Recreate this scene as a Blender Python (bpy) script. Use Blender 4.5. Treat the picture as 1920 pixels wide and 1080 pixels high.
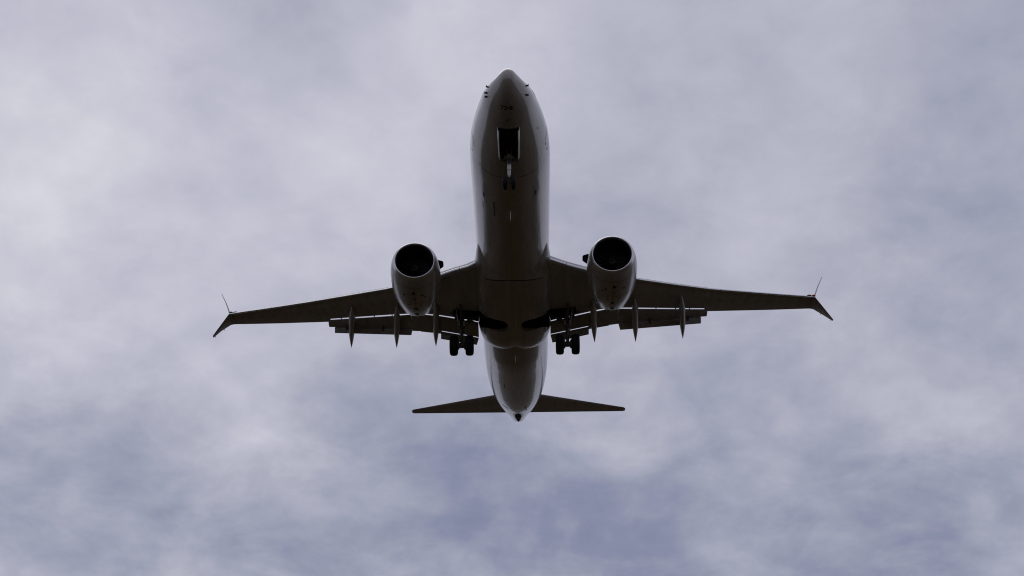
import bpy, bmesh, math, random
from mathutils import Vector, Matrix
R = math.radians
random.seed(7)
for o in list(bpy.data.objects):
    bpy.data.objects.remove(o)
scene = bpy.context.scene
col = scene.collection

# ------------------------------------------------------------------ camera, exposure
# Airframe frame: x to the port wing, y aft from the nose, z up (fuselage centre line = 0).
PITCH = R(2.5)                               # nose-up attitude on approach
BASE = Vector((0, 19.6, -3.66))              # foot of the aircraft (under the main wheels)
ALT = 37.2057556                             # airframe z = 0 stands this high above the ground (eye height 1.7 m)
ATT = Matrix.Rotation(-PITCH, 4, 'X')
AIR = Matrix.Translation((0, 0, ALT)) @ ATT  # airframe -> world

cam_d = bpy.data.cameras.new('camera')
cam = bpy.data.objects.new('camera', cam_d)
col.objects.link(cam)
cam_d.sensor_width = 36
cam_d.lens = 47.465
cam_d.clip_end = 60000
cr = Vector((0.999845, 0.01708475, -0.00425242))
cu = Vector((0.01234604, -0.50817841, 0.86116333))
cd = Vector((-0.01255177, 0.86108235, 0.50831057))
m = Matrix((cr, cu, -cd)).transposed().to_4x4()
m.translation = Vector((0.80749364, -44.71159463, -37.49173254))
cam.matrix_world = AIR @ m
scene.camera = cam
scene.view_settings.view_transform = 'Standard'
scene.view_settings.look = 'None'
scene.view_settings.exposure = 0.0
scene.view_settings.gamma = 1.0
scene.cycles.pixel_filter_type = 'BLACKMAN_HARRIS'
scene.cycles.filter_width = 1.1

# ------------------------------------------------------------------ node helper
class NT:
    def __init__(s, tree):
        s.t = tree; s.n = tree.nodes; s.l = tree.links
    def link(s, a, b): s.l.new(a, b)
    def new(s, kind, **kw):
        n = s.n.new(kind)
        for k, v in kw.items(): setattr(n, k, v)
        return n
    def _in(s, sock, v):
        if isinstance(v, bpy.types.NodeSocket): s.link(v, sock)
        else: sock.default_value = v
    def math(s, op, a, b=0.0, c=0.0, clamp=False):
        n = s.new('ShaderNodeMath', operation=op, use_clamp=clamp)
        s._in(n.inputs[0], a); s._in(n.inputs[1], b); s._in(n.inputs[2], c)
        return n.outputs[0]
    def vmath(s, op, a, b=(0, 0, 0)):
        n = s.new('ShaderNodeVectorMath', operation=op)
        s._in(n.inputs[0], a); s._in(n.inputs[1], b)
        return n.outputs['Value'] if op in ('DISTANCE', 'LENGTH', 'DOT_PRODUCT') else n.outputs['Vector']
    def scale(s, a, k):
        n = s.new('ShaderNodeVectorMath', operation='SCALE')
        s._in(n.inputs[0], a); s._in(n.inputs['Scale'], k)
        return n.outputs['Vector']
    def noise(s, vec, scale, detail=4, rough=0.5, dist=0.0):
        n = s.new('ShaderNodeTexNoise')
        s._in(n.inputs['Vector'], vec)
        n.inputs['Scale'].default_value = scale; n.inputs['Detail'].default_value = detail
        n.inputs['Roughness'].default_value = rough; n.inputs['Distortion'].default_value = dist
        return n
    def ramp(s, fac, stops, interp='LINEAR'):
        n = s.new('ShaderNodeValToRGB'); n.color_ramp.interpolation = interp
        el = n.color_ramp.elements
        while len(el) < len(stops): el.new(0.5)
        for e, (p, c) in zip(el, stops):
            e.position = p; e.color = (*c, 1)
        s._in(n.inputs[0], fac)
        return n.outputs[0]
    def mixc(s, fac, a, b, mode='MIX'):
        n = s.new('ShaderNodeMix', data_type='RGBA', blend_type=mode)
        s._in(n.inputs[0], fac); s._in(n.inputs[6], a); s._in(n.inputs[7], b)
        return n.outputs[2]
    def sstep(s, v, lo, hi, a=0.0, b=1.0):
        n = s.new('ShaderNodeMapRange', interpolation_type='SMOOTHSTEP')
        s._in(n.inputs[0], v)
        for i, q in enumerate((lo, hi, a, b)): s._in(n.inputs[i + 1], q)
        return n.outputs[0]

def lin(r, g, b):
    f = lambda c: (c / 255 / 12.92) if c <= 10 else ((c / 255 + 0.055) / 1.055) ** 2.4
    return (f(r), f(g), f(b))

# ------------------------------------------------------------------ overcast sky (world) and sun
SUN_EL, SUN_AZ = R(64), R(-14)               # behind the cloud deck, up and to the left
world = bpy.data.worlds.new("World"); scene.world = world
world.use_nodes = True
w = NT(world.node_tree); w.n.clear()
sky = w.new('ShaderNodeTexSky', sky_type='NISHITA')
sky.sun_disc = False; sky.sun_elevation = SUN_EL; sky.sun_rotation = SUN_AZ % (2 * math.pi)
bg_sky = w.new('ShaderNodeBackground'); bg_sky.inputs[1].default_value = 0.08
w.link(sky.outputs[0], bg_sky.inputs[0])
dirn = w.new('ShaderNodeTexCoord').outputs['Generated']
sep = w.new('ShaderNodeSeparateXYZ'); w.link(dirn, sep.inputs[0])
# cloud deck: project the direction onto a flat layer so clouds foreshorten towards the horizon
zc = w.math('ADD', w.math('MAXIMUM', sep.outputs[2], 0.0), 0.36)
deck = w.new('ShaderNodeCombineXYZ')
w.link(w.math('DIVIDE', sep.outputs[0], zc), deck.inputs[0])
w.link(w.math('DIVIDE', sep.outputs[1], zc), deck.inputs[1])
deck = deck.outputs[0]
n1 = w.noise(deck, 1.9, 6, 0.52, 0.25)
n2 = w.noise(deck, 9.0, 8, 0.60, 0.35)
n3 = w.noise(deck, 22.0, 5, 0.55, 0.2)
warp = w.scale(w.vmath('SUBTRACT', w.noise(dirn, 9.0, 5, 0.58).outputs['Color'], (0.5, 0.5, 0.5)), 0.15)
wdir = w.vmath('ADD', dirn, warp)
# the larger cloud masses of this deck: azimuth, elevation, angular radius (degrees), lighter / darker
MASSES = [(-23.8,35.8,10.0,0.110), (14.0,35.8,10.0,0.058), (-23.9,28.8,10.0,0.135), (22.0,31.3,10.0,-0.038), (-14.0,30.6,10.0,0.036),
 (8.2,32.0,10.0,-0.016), (16.7,22.2,6.5,0.026), (-6.5,19.0,6.5,-0.076), (-0.6,18.0,6.5,-0.091), (7.3,18.0,6.5,0.011),
 (0.3,20.8,6.5,-0.019), (-16.0,19.4,6.5,-0.045), (10.2,23.8,6.5,-0.021), (-11.7,22.3,6.5,0.067), (18.6,18.6,6.5,-0.007),
 (-9.4,24.0,6.5,-0.051), (-21.0,23.0,6.5,0.048), (-21.0,20.4,6.5,-0.047), (-9.7,21.1,6.5,0.048), (6.3,20.7,6.5,-0.016),
 (14.7,16.2,6.5,-0.111), (17.8,27.4,10.0,0.022), (-19.2,33.1,10.0,-0.012), (-10.5,34.4,10.0,0.028), (-19.4,27.0,10.0,0.019),
 (-8.9,30.4,10.0,0.055), (3.7,36.6,10.0,-0.033), (10.8,29.6,10.0,0.051), (16.1,31.7,10.0,-0.030), (23.2,35.6,10.0,0.006),
 (20.8,24.8,10.0,-0.020), (4.1,24.2,6.5,0.047), (10.8,18.5,6.5,-0.018), (-3.7,20.3,6.5,-0.010), (-11.7,17.4,6.5,-0.035),
 (4.9,16.4,6.5,-0.131), (19.8,15.9,6.5,-0.026), (-21.7,17.1,6.5,-0.033), (-15.9,24.3,6.5,0.033), (-3.9,38.1,10.0,0.070),
 (-18.1,24.6,10.0,-0.011), (1.3,38.8,10.0,0.051), (6.7,22.2,6.5,-0.031), (-8.9,19.2,6.5,-0.040)]
val = 0.67
for az, el, rad, amp in MASSES:
    c = (math.sin(R(az)) * math.cos(R(el)), math.cos(R(az)) * math.cos(R(el)), math.sin(R(el)))
    d = w.vmath('DISTANCE', wdir, c)
    val = w.math('ADD', val, w.sstep(d, 0.0, R(rad), amp, 0.0))
val = w.math('ADD', val, w.math('MULTIPLY', w.math('SUBTRACT', n1.outputs[0], 0.5), 0.06))
bil = w.math('ABSOLUTE', w.math('SUBTRACT', w.noise(deck, 4.2, 5, 0.55, 0.6).outputs[0], 0.5))
val = w.math('ADD', val, w.math('MULTIPLY', w.math('SUBTRACT', 0.085, bil), 0.16))
amp = w.sstep(sep.outputs[2], 0.24, 0.60, 0.26, 0.15)
val = w.math('ADD', val, w.math('MULTIPLY', w.math('SUBTRACT', n2.outputs[0], 0.5), amp))
val = w.math('ADD', val, w.math('MULTIPLY', w.math('SUBTRACT', n3.outputs[0], 0.5), w.math('MULTIPLY', amp, 0.45)))
cloud = w.ramp(val, [(0.40, lin(106, 112, 139)), (0.54, lin(136, 140, 166)), (0.62, lin(157, 161, 180)),
                     (0.70, lin(179, 180, 196)), (0.78, lin(197, 197, 211)), (0.90, lin(223, 222, 229))])
bg_c = w.new('ShaderNodeBackground'); bg_c.inputs[1].default_value = 1.0
w.link(cloud, bg_c.inputs[0])
mix = w.new('ShaderNodeMixShader')
w.link(w.sstep(val, 0.42, 0.62, 0.90, 0.985), mix.inputs[0])
w.link(bg_sky.outputs[0], mix.inputs[1]); w.link(bg_c.outputs[0], mix.inputs[2])
wo = w.new('ShaderNodeOutputWorld'); w.link(mix.outputs[0], wo.inputs[0])

sun_d = bpy.data.lights.new('sun', 'SUN'); sun_d.energy = 0.5; sun_d.angle = R(40); sun_d.color = (1, 0.96, 0.9)
sun = bpy.data.objects.new('sun', sun_d); col.objects.link(sun)
sv = Vector((math.sin(SUN_AZ) * math.cos(SUN_EL), math.cos(SUN_AZ) * math.cos(SUN_EL), math.sin(SUN_EL)))
sun.rotation_euler = sv.to_track_quat('Z', 'Y').to_euler()
sun.location = (0, 0, 120)

# ------------------------------------------------------------------ materials
def material(name, base, rough=0.4, metal=0.0, coat=0.0, dirt=0.12, seams=(), streak=True, coat_rough=0.05, emit=None, spec=0.5):
    mt = bpy.data.materials.new(name); mt.use_nodes = True
    t = NT(mt.node_tree); b = t.n['Principled BSDF']
    b.inputs['Roughness'].default_value = rough; b.inputs['Metallic'].default_value = metal
    b.inputs['Coat Weight'].default_value = coat; b.inputs['Coat Roughness'].default_value = coat_rough
    b.inputs['Specular IOR Level'].default_value = spec
    co = t.vmath('ADD', t.new('ShaderNodeTexCoord').outputs['Object'], tuple(BASE))
    sp = t.new('ShaderNodeSeparateXYZ'); t.link(co, sp.inputs[0])
    v = t.vmath('MULTIPLY', co, (2.2, 0.22, 2.2)) if streak else co
    nz = t.noise(v, 1.6, 6, 0.6, 0.2).outputs[0]
    nf = t.noise(co, 7.0, 5, 0.6).outputs[0]
    f = t.math('ADD', t.math('MULTIPLY', nz, 0.7), t.math('MULTIPLY', nf, 0.3))
    c0 = tuple(x * (1 - dirt) for x in base) + (1,)
    c1 = tuple(min(1, x * (1 + dirt * 0.6)) for x in base) + (1,)
    c = t.mixc(t.sstep(f, 0.3, 0.7), c0, c1)
    for ax, pos, half, k in seams:                    # panel joints
        d = t.math('ABSOLUTE', t.math('SUBTRACT', sp.outputs[ax], pos))
        c = t.mixc(t.math('MULTIPLY', t.math('LESS_THAN', d, half), k), c, (0.012, 0.012, 0.012, 1))
    t.link(c, b.inputs['Base Color'])
    rr = t.math('ADD', rough - 0.05, t.math('MULTIPLY', nf, 0.12))
    t.link(rr, b.inputs['Roughness'])
    if emit:
        b.inputs['Emission Color'].default_value = (*emit[0], 1); b.inputs['Emission Strength'].default_value = emit[1]
    return mt

SEAMS = [(1, 5.5, .020, .9), (1, 7.0, .004, .3), (1, 13.2, .004, .3), (1, 10.3, .004, .25), (1, 26.1, .004, .3), (1, 29.2, .004, .3), (1, 32.4, .004, .3), (0, -.56, .003, .2), (0, .56, .003, .2), (1, 1.02, .006, .25), (1, 9.1, .005, .3), (1, 11.6, .005, .3), (1, 24.6, .008, .4),
         (1, 27.7, .006, .35), (1, 30.6, .006, .35), (1, 34.6, .01, .5), (1, 36.9, .01, .5),
         (0, -1.12, .004, .25), (0, 1.12, .004, .25)]
M = dict(
    paint=material('fuselage_paint', (0.285, 0.265, 0.24), 0.20, coat=0.6, spec=0.35, dirt=0.20, seams=SEAMS),
    fairing=material('fairing_paint', (0.30, 0.28, 0.255), 0.30, coat=0.4, dirt=0.25, seams=[(1, 16.9, .008, .6), (1, 20.2, .006, .5), (0, 0, .005, .4)]),
    wing=material('wing_paint', (0.34, 0.34, 0.34), 0.45, coat=0.15, dirt=0.22),
    dull=material('winglet_paint', (0.22, 0.22, 0.24), 0.5, dirt=0.1),
    flap=material('flap_paint', (0.30, 0.30, 0.295), 0.5, coat=0.05, dirt=0.2),
    canoe=material('canoe_paint', (0.38, 0.38, 0.37), 0.42, coat=0.2, dirt=0.2),
    cowl=material('cowl_paint', (0.31, 0.295, 0.275), 0.24, coat=0.35, spec=0.35, dirt=0.18),
    metal=material('bare_metal', (0.52, 0.53, 0.55), 0.32, metal=0.9, dirt=0.1),
    lip=material('polished_lip', (0.56, 0.56, 0.57), 0.30, metal=0.95, dirt=0.06),
    dark=material('dark_cavity', (0.018, 0.018, 0.018), 0.8, dirt=0.3, spec=0.1),  # near-black base puts the shade of wheel wells and intakes into the colour
    black=material('black_marking', (0.012, 0.012, 0.013), 0.55, dirt=0.1, spec=0.2),
    fan=material('fan_titanium', (0.05, 0.05, 0.055), 0.5, metal=0.5, dirt=0.2, spec=0.2),
    tyre=material('tyre_rubber', (0.014, 0.014, 0.014), 0.75, dirt=0.3, spec=0.2),
    rim=material('wheel_rim', (0.3, 0.3, 0.3), 0.45, metal=0.4),
    gear=material('gear_paint', (0.11, 0.108, 0.10), 0.5, dirt=0.35, spec=0.3),
    gearwhite=material('gear_white', (0.50, 0.50, 0.49), 0.35, dirt=0.12),
    door=material('door_paint', (0.50, 0.50, 0.49), 0.35, coat=0.3),
    glass=material('dark_glass', (0.02, 0.022, 0.025), 0.08, dirt=0.1),
    white=material('white_mark', (0.75, 0.75, 0.75), 0.4),
    red=material('red_lens', (0.45, 0.03, 0.03), 0.25),
    green=material('green_lens', (0.02, 0.10, 0.07), 0.25),
    hot=material('exhaust_metal', (0.16, 0.14, 0.12), 0.45, metal=0.7),
)

# ------------------------------------------------------------------ mesh helpers
def build(name, bm, mat, parent=None, smooth=40, cut=()):
    bmesh.ops.remove_doubles(bm, verts=bm.verts, dist=1e-5)
    bmesh.ops.recalc_face_normals(bm, faces=bm.faces)
    if parent is not None or name == 'x':
        bmesh.ops.translate(bm, verts=bm.verts, vec=-BASE)
    me = bpy.data.meshes.new(name); bm.to_mesh(me); bm.free()
    ob = bpy.data.objects.new(name, me); col.objects.link(ob)
    me.materials.append(mat)
    if parent is not None: ob.parent = parent
    if cut:
        for c in cut:
            md = ob.modifiers.new('cut', 'BOOLEAN'); md.operation = 'DIFFERENCE'; md.solver = 'EXACT'; md.object = c
        dg = bpy.context.evaluated_depsgraph_get()
        me2 = bpy.data.meshes.new_from_object(ob.evaluated_get(dg))
        ob.modifiers.clear(); ob.data = me2; bpy.data.meshes.remove(me); me2.name = name; me = me2
        me.materials.clear(); me.materials.append(mat)
        for p in me.polygons: p.material_index = 0
    for p in me.polygons: p.use_smooth = True
    me.set_sharp_from_angle(angle=R(smooth))
    return ob

def loft(bm, rings, cap0=True, cap1=True, closed=True):
    vs = [[bm.verts.new(p) for p in r] for r in rings]
    n = len(vs[0])
    for a, b in zip(vs[:-1], vs[1:]):
        for i in range(n if closed else n - 1):
            j = (i + 1) % n
            try: bm.faces.new((a[i], a[j], b[j], b[i]))
            except ValueError: pass
    if closed:
        if cap0: bm.faces.new(vs[0][::-1])
        if cap1: bm.faces.new(vs[-1])
    return bm

NACA = [(1, .035), (.92, .2), (.82, .40), (.7, .62), (.55, .84), (.42, .96), (.3, 1), (.2, .93), (.12, .79), (.06, .58), (.025, .38), (.007, .2), (0, 0)]
def ring_of(le, te, t, n, up=0.5):
    le, te, n = Vector(le), Vector(te), Vector(n).normalized()
    top = [le.lerp(te, c) + n * (t * up * f) for c, f in NACA]
    bot = [le.lerp(te, c) - n * (t * (1 - up) * f) for c, f in NACA[::-1][1:]]
    return top + bot
def blade(bm, secs, n=(0, 0, 1), up=0.5):
    """secs: (leading edge, trailing edge, thickness)"""
    loft(bm, [ring_of(a, b, t, n, up) for a, b, t in secs])
    return bm

def frame(axis):
    a = Vector(axis).normalized()
    u = a.orthogonal().normalized() if abs(a.x) > .99 else a.cross(Vector((1, 0, 0))).normalized()
    return a, u, a.cross(u)
def lathe(bm, origin, axis, prof, n=48, closed=False, mod=None):
    """prof: (distance along the axis, radius)"""
    a, u, v = frame(axis); o = Vector(origin)
    rings = []
    for k, (t, r) in enumerate(prof):
        ring = []
        for i in range(n):
            th = 2 * math.pi * i / n
            tt = t + (mod(k, i) if mod else 0)
            ring.append(o + a * tt + (u * math.cos(th) + v * math.sin(th)) * max(r, 1e-4))
        rings.append(ring)
    if closed: rings.append(rings[0]); loft(bm, rings, False, False)
    else: loft(bm, rings)
    return bm
def tube(bm, p, q, r, r2=None, n=14):
    p, q = Vector(p), Vector(q)
    lathe(bm, p, q - p, [(0, r), ((q - p).length, r if r2 is None else r2)], n)
    return bm
def box(bm, c, s, rot=None):
    c = Vector(c)
    vs = [Vector((x * s[0] / 2, y * s[1] / 2, z * s[2] / 2)) for x in (-1, 1) for y in (-1, 1) for z in (-1, 1)]
    if rot: vs = [rot @ q for q in vs]
    vv = [bm.verts.new(c + q) for q in vs]
    for f in ((0, 1, 3, 2), (4, 6, 7, 5), (0, 4, 5, 1), (2, 3, 7, 6), (0, 2, 6, 4), (1, 5, 7, 3)):
        bm.faces.new([vv[i] for i in f])
    return bm
def BM(): return bmesh.new()

def pchip(tab, k, x):
    xs = [r[0] for r in tab]; ys = [r[k] for r in tab]
    n = len(xs); x = min(max(x, xs[0]), xs[-1])
    i = 0
    while i < n - 2 and x > xs[i + 1]: i += 1
    def d(j): return (ys[j + 1] - ys[j]) / (xs[j + 1] - xs[j])
    def mm(j):
        if j == 0: return d(0)
        if j == n - 1: return d(n - 2)
        a, b = d(j - 1), d(j)
        if a * b <= 0: return 0
        h0, h1 = xs[j] - xs[j - 1], xs[j + 1] - xs[j]
        w1, w2 = 2 * h1 + h0, h1 + 2 * h0
        return (w1 + w2) / (w1 / a + w2 / b)
    h = xs[i + 1] - xs[i]; t = (x - xs[i]) / h
    return ((2*t**3 - 3*t*t + 1) * ys[i] + (t**3 - 2*t*t + t) * h * mm(i) + (-2*t**3 + 3*t*t) * ys[i+1] + (t**3 - t*t) * h * mm(i+1))

# ------------------------------------------------------------------ ground
bm = BM()
bmesh.ops.create_circle(bm, cap_ends=True, segments=96, radius=25000)
gr = build('ground', bm, bpy.data.materials.new('ground'))
gr['kind'] = 'structure'
gm = gr.data.materials[0]; gm.use_nodes = True
t = NT(gm.node_tree); b = t.n['Principled BSDF']
oc = t.new('ShaderNodeTexCoord').outputs['Object']
a1 = t.noise(oc, 0.012, 8, 0.6).outputs[0]; a2 = t.noise(oc, 1.3, 6, 0.65).outputs[0]
gc = t.mixc(t.sstep(a1, 0.40, 0.62), (0.038, 0.025, 0.012, 1), (0.063, 0.041, 0.021, 1))
gc = t.mixc(t.math('MULTIPLY', a2, 0.5), gc, (0.030, 0.023, 0.011, 1))
t.link(gc, b.inputs['Base Color']); b.inputs['Roughness'].default_value = 0.95
b.inputs['Specular IOR Level'].default_value = 0.1

# low wooded ridges out of view, added to raise the dark horizon mirrored in the hull
bm = BM(); rings = []
NH = 180
hh = [50 + 26 * math.sin(i * .21) + 22 * math.sin(i * .53 + 1) + 12 * math.sin(i * 1.37 + 2) + random.uniform(-6, 6) for i in range(NH)]
for rad, k in ((1500, 0), (1800, .55), (2100, .95), (2400, 1.0), (3000, .5), (3600, -.02)):
    rings.append([(rad * math.sin(2 * math.pi * i / NH), rad * math.cos(2 * math.pi * i / NH), hh[i] * k - .5) for i in range(NH)])
loft(bm, rings, False, False)
hl = build('unseen_hills', bm, bpy.data.materials.new('woodland'))
hl['kind'] = 'structure'
hm = hl.data.materials[0]; hm.use_nodes = True
t = NT(hm.node_tree); b = t.n['Principled BSDF']
oc = t.new('ShaderNodeTexCoord').outputs['Object']
t.link(t.mixc(t.noise(oc, .05, 8, .65).outputs[0], (0.018, 0.022, 0.012, 1), (0.045, 0.05, 0.025, 1)), b.inputs['Base Color'])
b.inputs['Roughness'].default_value = 1.0; b.inputs['Specular IOR Level'].default_value = 0.05

# ------------------------------------------------------------------ the aircraft
plane = bpy.data.objects.new('airliner', None); col.objects.link(plane)
plane.empty_display_size = 3
plane.matrix_world = AIR @ Matrix.Translation(BASE)
plane['label'] = 'grey twin-engine jet airliner overhead on approach, landing gear and flaps down, seen from below'
plane['category'] = 'airplane'

# --- fuselage: station, top, bottom, half width, height of the widest point
FUS = [(0.00,-0.580,-0.600,0.010,-0.59), (0.03,-0.400,-0.740,0.125,-0.59), (0.10,-0.220,-0.860,0.235,-0.58), (0.25,-0.03,-1.010,0.350,-0.57),
 (0.50,0.06,-1.180,0.510,-0.55), (0.80,0.127,-1.310,0.690,-0.52), (1.20,0.338,-1.440,0.879,-0.48), (1.65,0.609,-1.560,1.053,-0.42),
 (2.10,0.965,-1.660,1.178,-0.35), (2.60,1.298,-1.755,1.300,-0.28), (3.20,1.519,-1.845,1.442,-0.21), (4.00,1.710,-1.940,1.616,-0.14),
 (5.00,1.810,-2.030,1.781,-0.07), (6.20,1.860,-2.100,1.863,-0.02), (7.50,1.880,-2.130,1.880,0.00), (12.0,1.880,-2.130,1.880,0.00),
 (18.0,1.880,-2.130,1.880,0.00), (22.6,1.880,-2.130,1.880,0.00), (24.0,1.880,-2.080,1.880,0.00), (25.0,1.880,-1.945,1.880,0.00), (26.5,1.880,-1.680,1.875,0.05),
 (28.0,1.880,-1.400,1.855,0.14), (29.5,1.870,-1.115,1.800,0.27), (31.0,1.850,-0.825,1.710,0.42), (32.5,1.820,-0.525,1.575,0.57),
 (34.0,1.780,-0.195,1.360,0.74), (35.5,1.700,0.190,1.045,0.92), (36.6,1.600,0.495,0.705,1.03), (37.3,1.510,0.700,0.510,1.08),
 (37.9,1.420,0.860,0.360,1.08), (38.15,1.330,0.950,0.255,1.07)]
def skin(s, th):
    zt, zb, hw, zw = (pchip(FUS, k, s) for k in (1, 2, 3, 4))
    c = math.cos(th)
    return Vector((hw * math.sin(th), s, zw + (zt - zw) * c if c > 0 else zw + (zw - zb) * c))
def skin_n(s, th):
    e = 1e-3
    a = skin(s + e, th) - skin(s - e, th); b_ = skin(s, th + e) - skin(s, th - e)
    n = a.cross(b_).normalized()
    r = skin(s, th) - Vector((0, s, pchip(FUS, 4, s)))
    return n if n.dot(r) > 0 else -n
def skin_xy(x, s):                                     # point on the belly at x
    hw = pchip(FUS, 3, s); zb = pchip(FUS, 2, s); zw = pchip(FUS, 4, s)
    q = max(-1, min(1, x / hw))
    return Vector((x, s, zw - (zw - zb) * math.sqrt(1 - q * q)))

def cutter(bm):
    return build('x', bm, M['dark'], plane)
cuts = []
# nose gear bay cutter: width tapers aft
bm = BM()
def bay_ring(s, hw, z0, z1): return [(-hw, s, z0), (hw, s, z0), (hw, s, z1), (-hw, s, z1)]
loft(bm, [bay_ring(2.30, .43, -2.6, -.95), bay_ring(4.45, .39, -2.6, -.95)])
cut_bay = cutter(bm)
# main wheel wells
def well_bm(sg, grow=0.0, z0=-3.0, z1=-1.35, xo=2.35):
    bm = BM()
    pts = []
    cx, cy, r = .98, 18.78, .62 + grow
    for i in range(33):                                # round wheel bay with a slot for the leg going outboard
        th = R(48) + R(264) * i / 32
        c_, s_ = math.cos(th), math.sin(th)
        pts.append((cx + r * math.copysign(abs(c_) ** .62, c_), cy + r * math.copysign(abs(s_) ** .75, s_)))
    pts += [(xo, cy - .46 - grow), (xo, cy + .46 + grow)]
    if sg < 0: pts = [(-x, y) for x, y in pts][::-1]
    loft(bm, [[(x, y, z0) for x, y in pts], [(x, y, z1) for x, y in pts]])
    return bm
cut_wells = [cutter(well_bm(s)) for s in (-1, 1)]

bm = BM()
st = [0.0, .008, .03, .06, .1, .15, .2, .27, .35, .45, .55, .68, .8, .95, 1.1, 1.3, 1.5, 1.7, 1.9, 2.1]
st += [2.1 + .2 * i for i in range(1, 28)] + [7.5 + .75 * i for i in range(1, 22)]
st += [23.25 + .3 * i for i in range(1, 48)] + [37.6, 37.8, 37.95, 38.08, 38.15]
NTH = 128
loft(bm, [[skin(s, 2 * math.pi * i / NTH) for i in range(NTH)] for s in st])
fus = build('fuselage', bm, M['paint'], plane, 35, cut=[cut_bay] + cut_wells)

def patch(bm, s0, s1, t0, t1, off=.006, ns=8, nt=8, shape=None):
    """thin sheet lying on the fuselage skin; shape='ellipse' rounds it"""
    g = []
    for i in range(ns + 1):
        row = []
        for j in range(nt + 1):
            u, v = i / ns * 2 - 1, j / nt * 2 - 1
            if shape == 'ellipse':
                u, v = u * math.sqrt(1 - v * v / 2), v * math.sqrt(1 - u * u / 2)
            s = (s0 + s1) / 2 + (s1 - s0) / 2 * u; th = (t0 + t1) / 2 + (t1 - t0) / 2 * v
            row.append(bm.verts.new(skin(s, th) + skin_n(s, th) * off))
        g.append(row)
    for i in range(ns):
        for j in range(nt):
            bm.faces.new((g[i][j], g[i+1][j], g[i+1][j+1], g[i][j+1]))
    return bm
def seam_strip(bm, pts, wid=.02, off=.006):
    """dark joint along (station, angle) points on the skin"""
    L = []
    for k, (s, th) in enumerate(pts):
        a = skin(*pts[max(0, k-1)]); b_ = skin(*pts[min(len(pts)-1, k+1)])
        n = skin_n(s, th); side = (b_ - a).cross(n).normalized() * (wid / 2)
        p = skin(s, th) + n * off
        L.append((bm.verts.new(p - side), bm.verts.new(p + side)))
    for a, b_ in zip(L[:-1], L[1:]): bm.faces.new((a[0], a[1], b_[1], b_[0]))
    return bm

# nose gear bay liner, a dark box closed at the top
bm = BM()
loft(bm, [bay_ring(2.306, .424, -1.70, -.956), bay_ring(4.444, .384, -1.70, -.956)])
for f in list(bm.faces):
    f.normal_update()
    if f.normal.z < -.7: bm.faces.remove(f)
build('gear_bay', bm, M['dark'], fus)
# markings under the nose
def marking(text, s_mid, x_mid, h, bold=.012):
    cu_ = bpy.data.curves.new('t', 'FONT'); cu_.body = text; cu_.size = h / .70; cu_.offset = bold
    cu_.align_x = 'CENTER'; cu_.align_y = 'CENTER'; cu_.resolution_u = 3
    ob = bpy.data.objects.new('t', cu_); col.objects.link(ob)
    me = bpy.data.meshes.new_from_object(ob.evaluated_get(bpy.context.evaluated_depsgraph_get()))
    bpy.data.objects.remove(ob)
    bm = BM(); bm.from_mesh(me); bpy.data.meshes.remove(me)
    bmesh.ops.triangulate(bm, faces=bm.faces)
    bmesh.ops.subdivide_edges(bm, edges=[e for e in bm.edges if e.calc_length() > .06], cuts=2)
    for v in bm.verts:                                  # text up = towards the nose
        p = skin_xy(x_mid + v.co.x, s_mid - v.co.y); v.co = p + Vector((0, -.002, -.006))
    return bm
build('fleet_number', marking('73\u20228', 1.20, -.06, .20, .004), M['black'], fus)
build('fleet_number', marking('1', 1.24, .22, .11, .002), M['black'], fus)
build('bay_marking', marking('1\u00b0', 1.86, .03, .19, .002), M['black'], fus)
# air-data probes on the nose: short mast and tube
for s, th in ((1.25, 5.012), (1.30, 4.675), (1.34, 4.493), (1.09, 1.344), (1.12, 1.90)):
    p, n = skin(s, th), skin_n(s, th)
    bm = BM()
    q = p + n * .085
    blade(bm, [(p - n * .02 + Vector((0, -.07, 0)), p - n * .02 + Vector((0, .09, 0)), .035), (q + Vector((0, -.02, 0)), q + Vector((0, .06, 0)), .02)], n=Vector((0, 1, 0)).cross(n))
    tube(bm, q + Vector((0, -.07, 0)), q + Vector((0, .07, 0)), .012, .026, 10)
    build('air_data_probe', bm, M['black'], fus)
# small inlets, panels and drains on the belly
for s, th, ls, lt, shp in ((7.46, 3.874, .34, .055, 'ellipse'), (7.22, 2.471, .34, .055, 'ellipse'), (3.22, 2.061, .06, .07, 'ellipse'), (4.78, 1.894, .10, .03, 'ellipse')):
    build('air_inlet', patch(BM(), s - ls / 2, s + ls / 2, th - lt / 2, th + lt / 2, .007, 8, 8, shp), M['black'], fus)
build('belly_antenna', patch(BM(), 7.55, 8.75, 3.556, 3.582, .03, 12, 2), M['black'], fus)
build('belly_antenna', patch(BM(), 8.1, 8.6, 3.91, 3.925, .02, 8, 2), M['black'], fus)
bm = BM(); blade(bm, [((-.02, 8.0, -2.10), (-.02, 8.75, -2.10), .05), ((-.02, 8.35, -2.42), (-.02, 8.75, -2.42), .025)], n=(1, 0, 0))
build('blade_antenna', bm, M['white'], fus)
bm = BM(); blade(bm, [((0, 22.6, -2.1), (0, 23.1, -2.1), .04), ((0, 22.85, -2.4), (0, 23.1, -2.4), .02)], n=(1, 0, 0))
build('drain_mast', bm, M['white'], fus)
build('access_panel', patch(BM(), 28.0, 28.75, 3.54, 3.575, .006, 8, 3), M['black'], fus)
for a, b_ in (((33.2, 3.86), (33.75, 3.60)), ((33.0, 2.82), (34.2, 2.72))):
    build('access_panel', seam_strip(BM(), [(a[0] + (b_[0]-a[0])*k/6, a[1] + (b_[1]-a[1])*k/6) for k in range(7)], .07), M['black'], fus)
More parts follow.
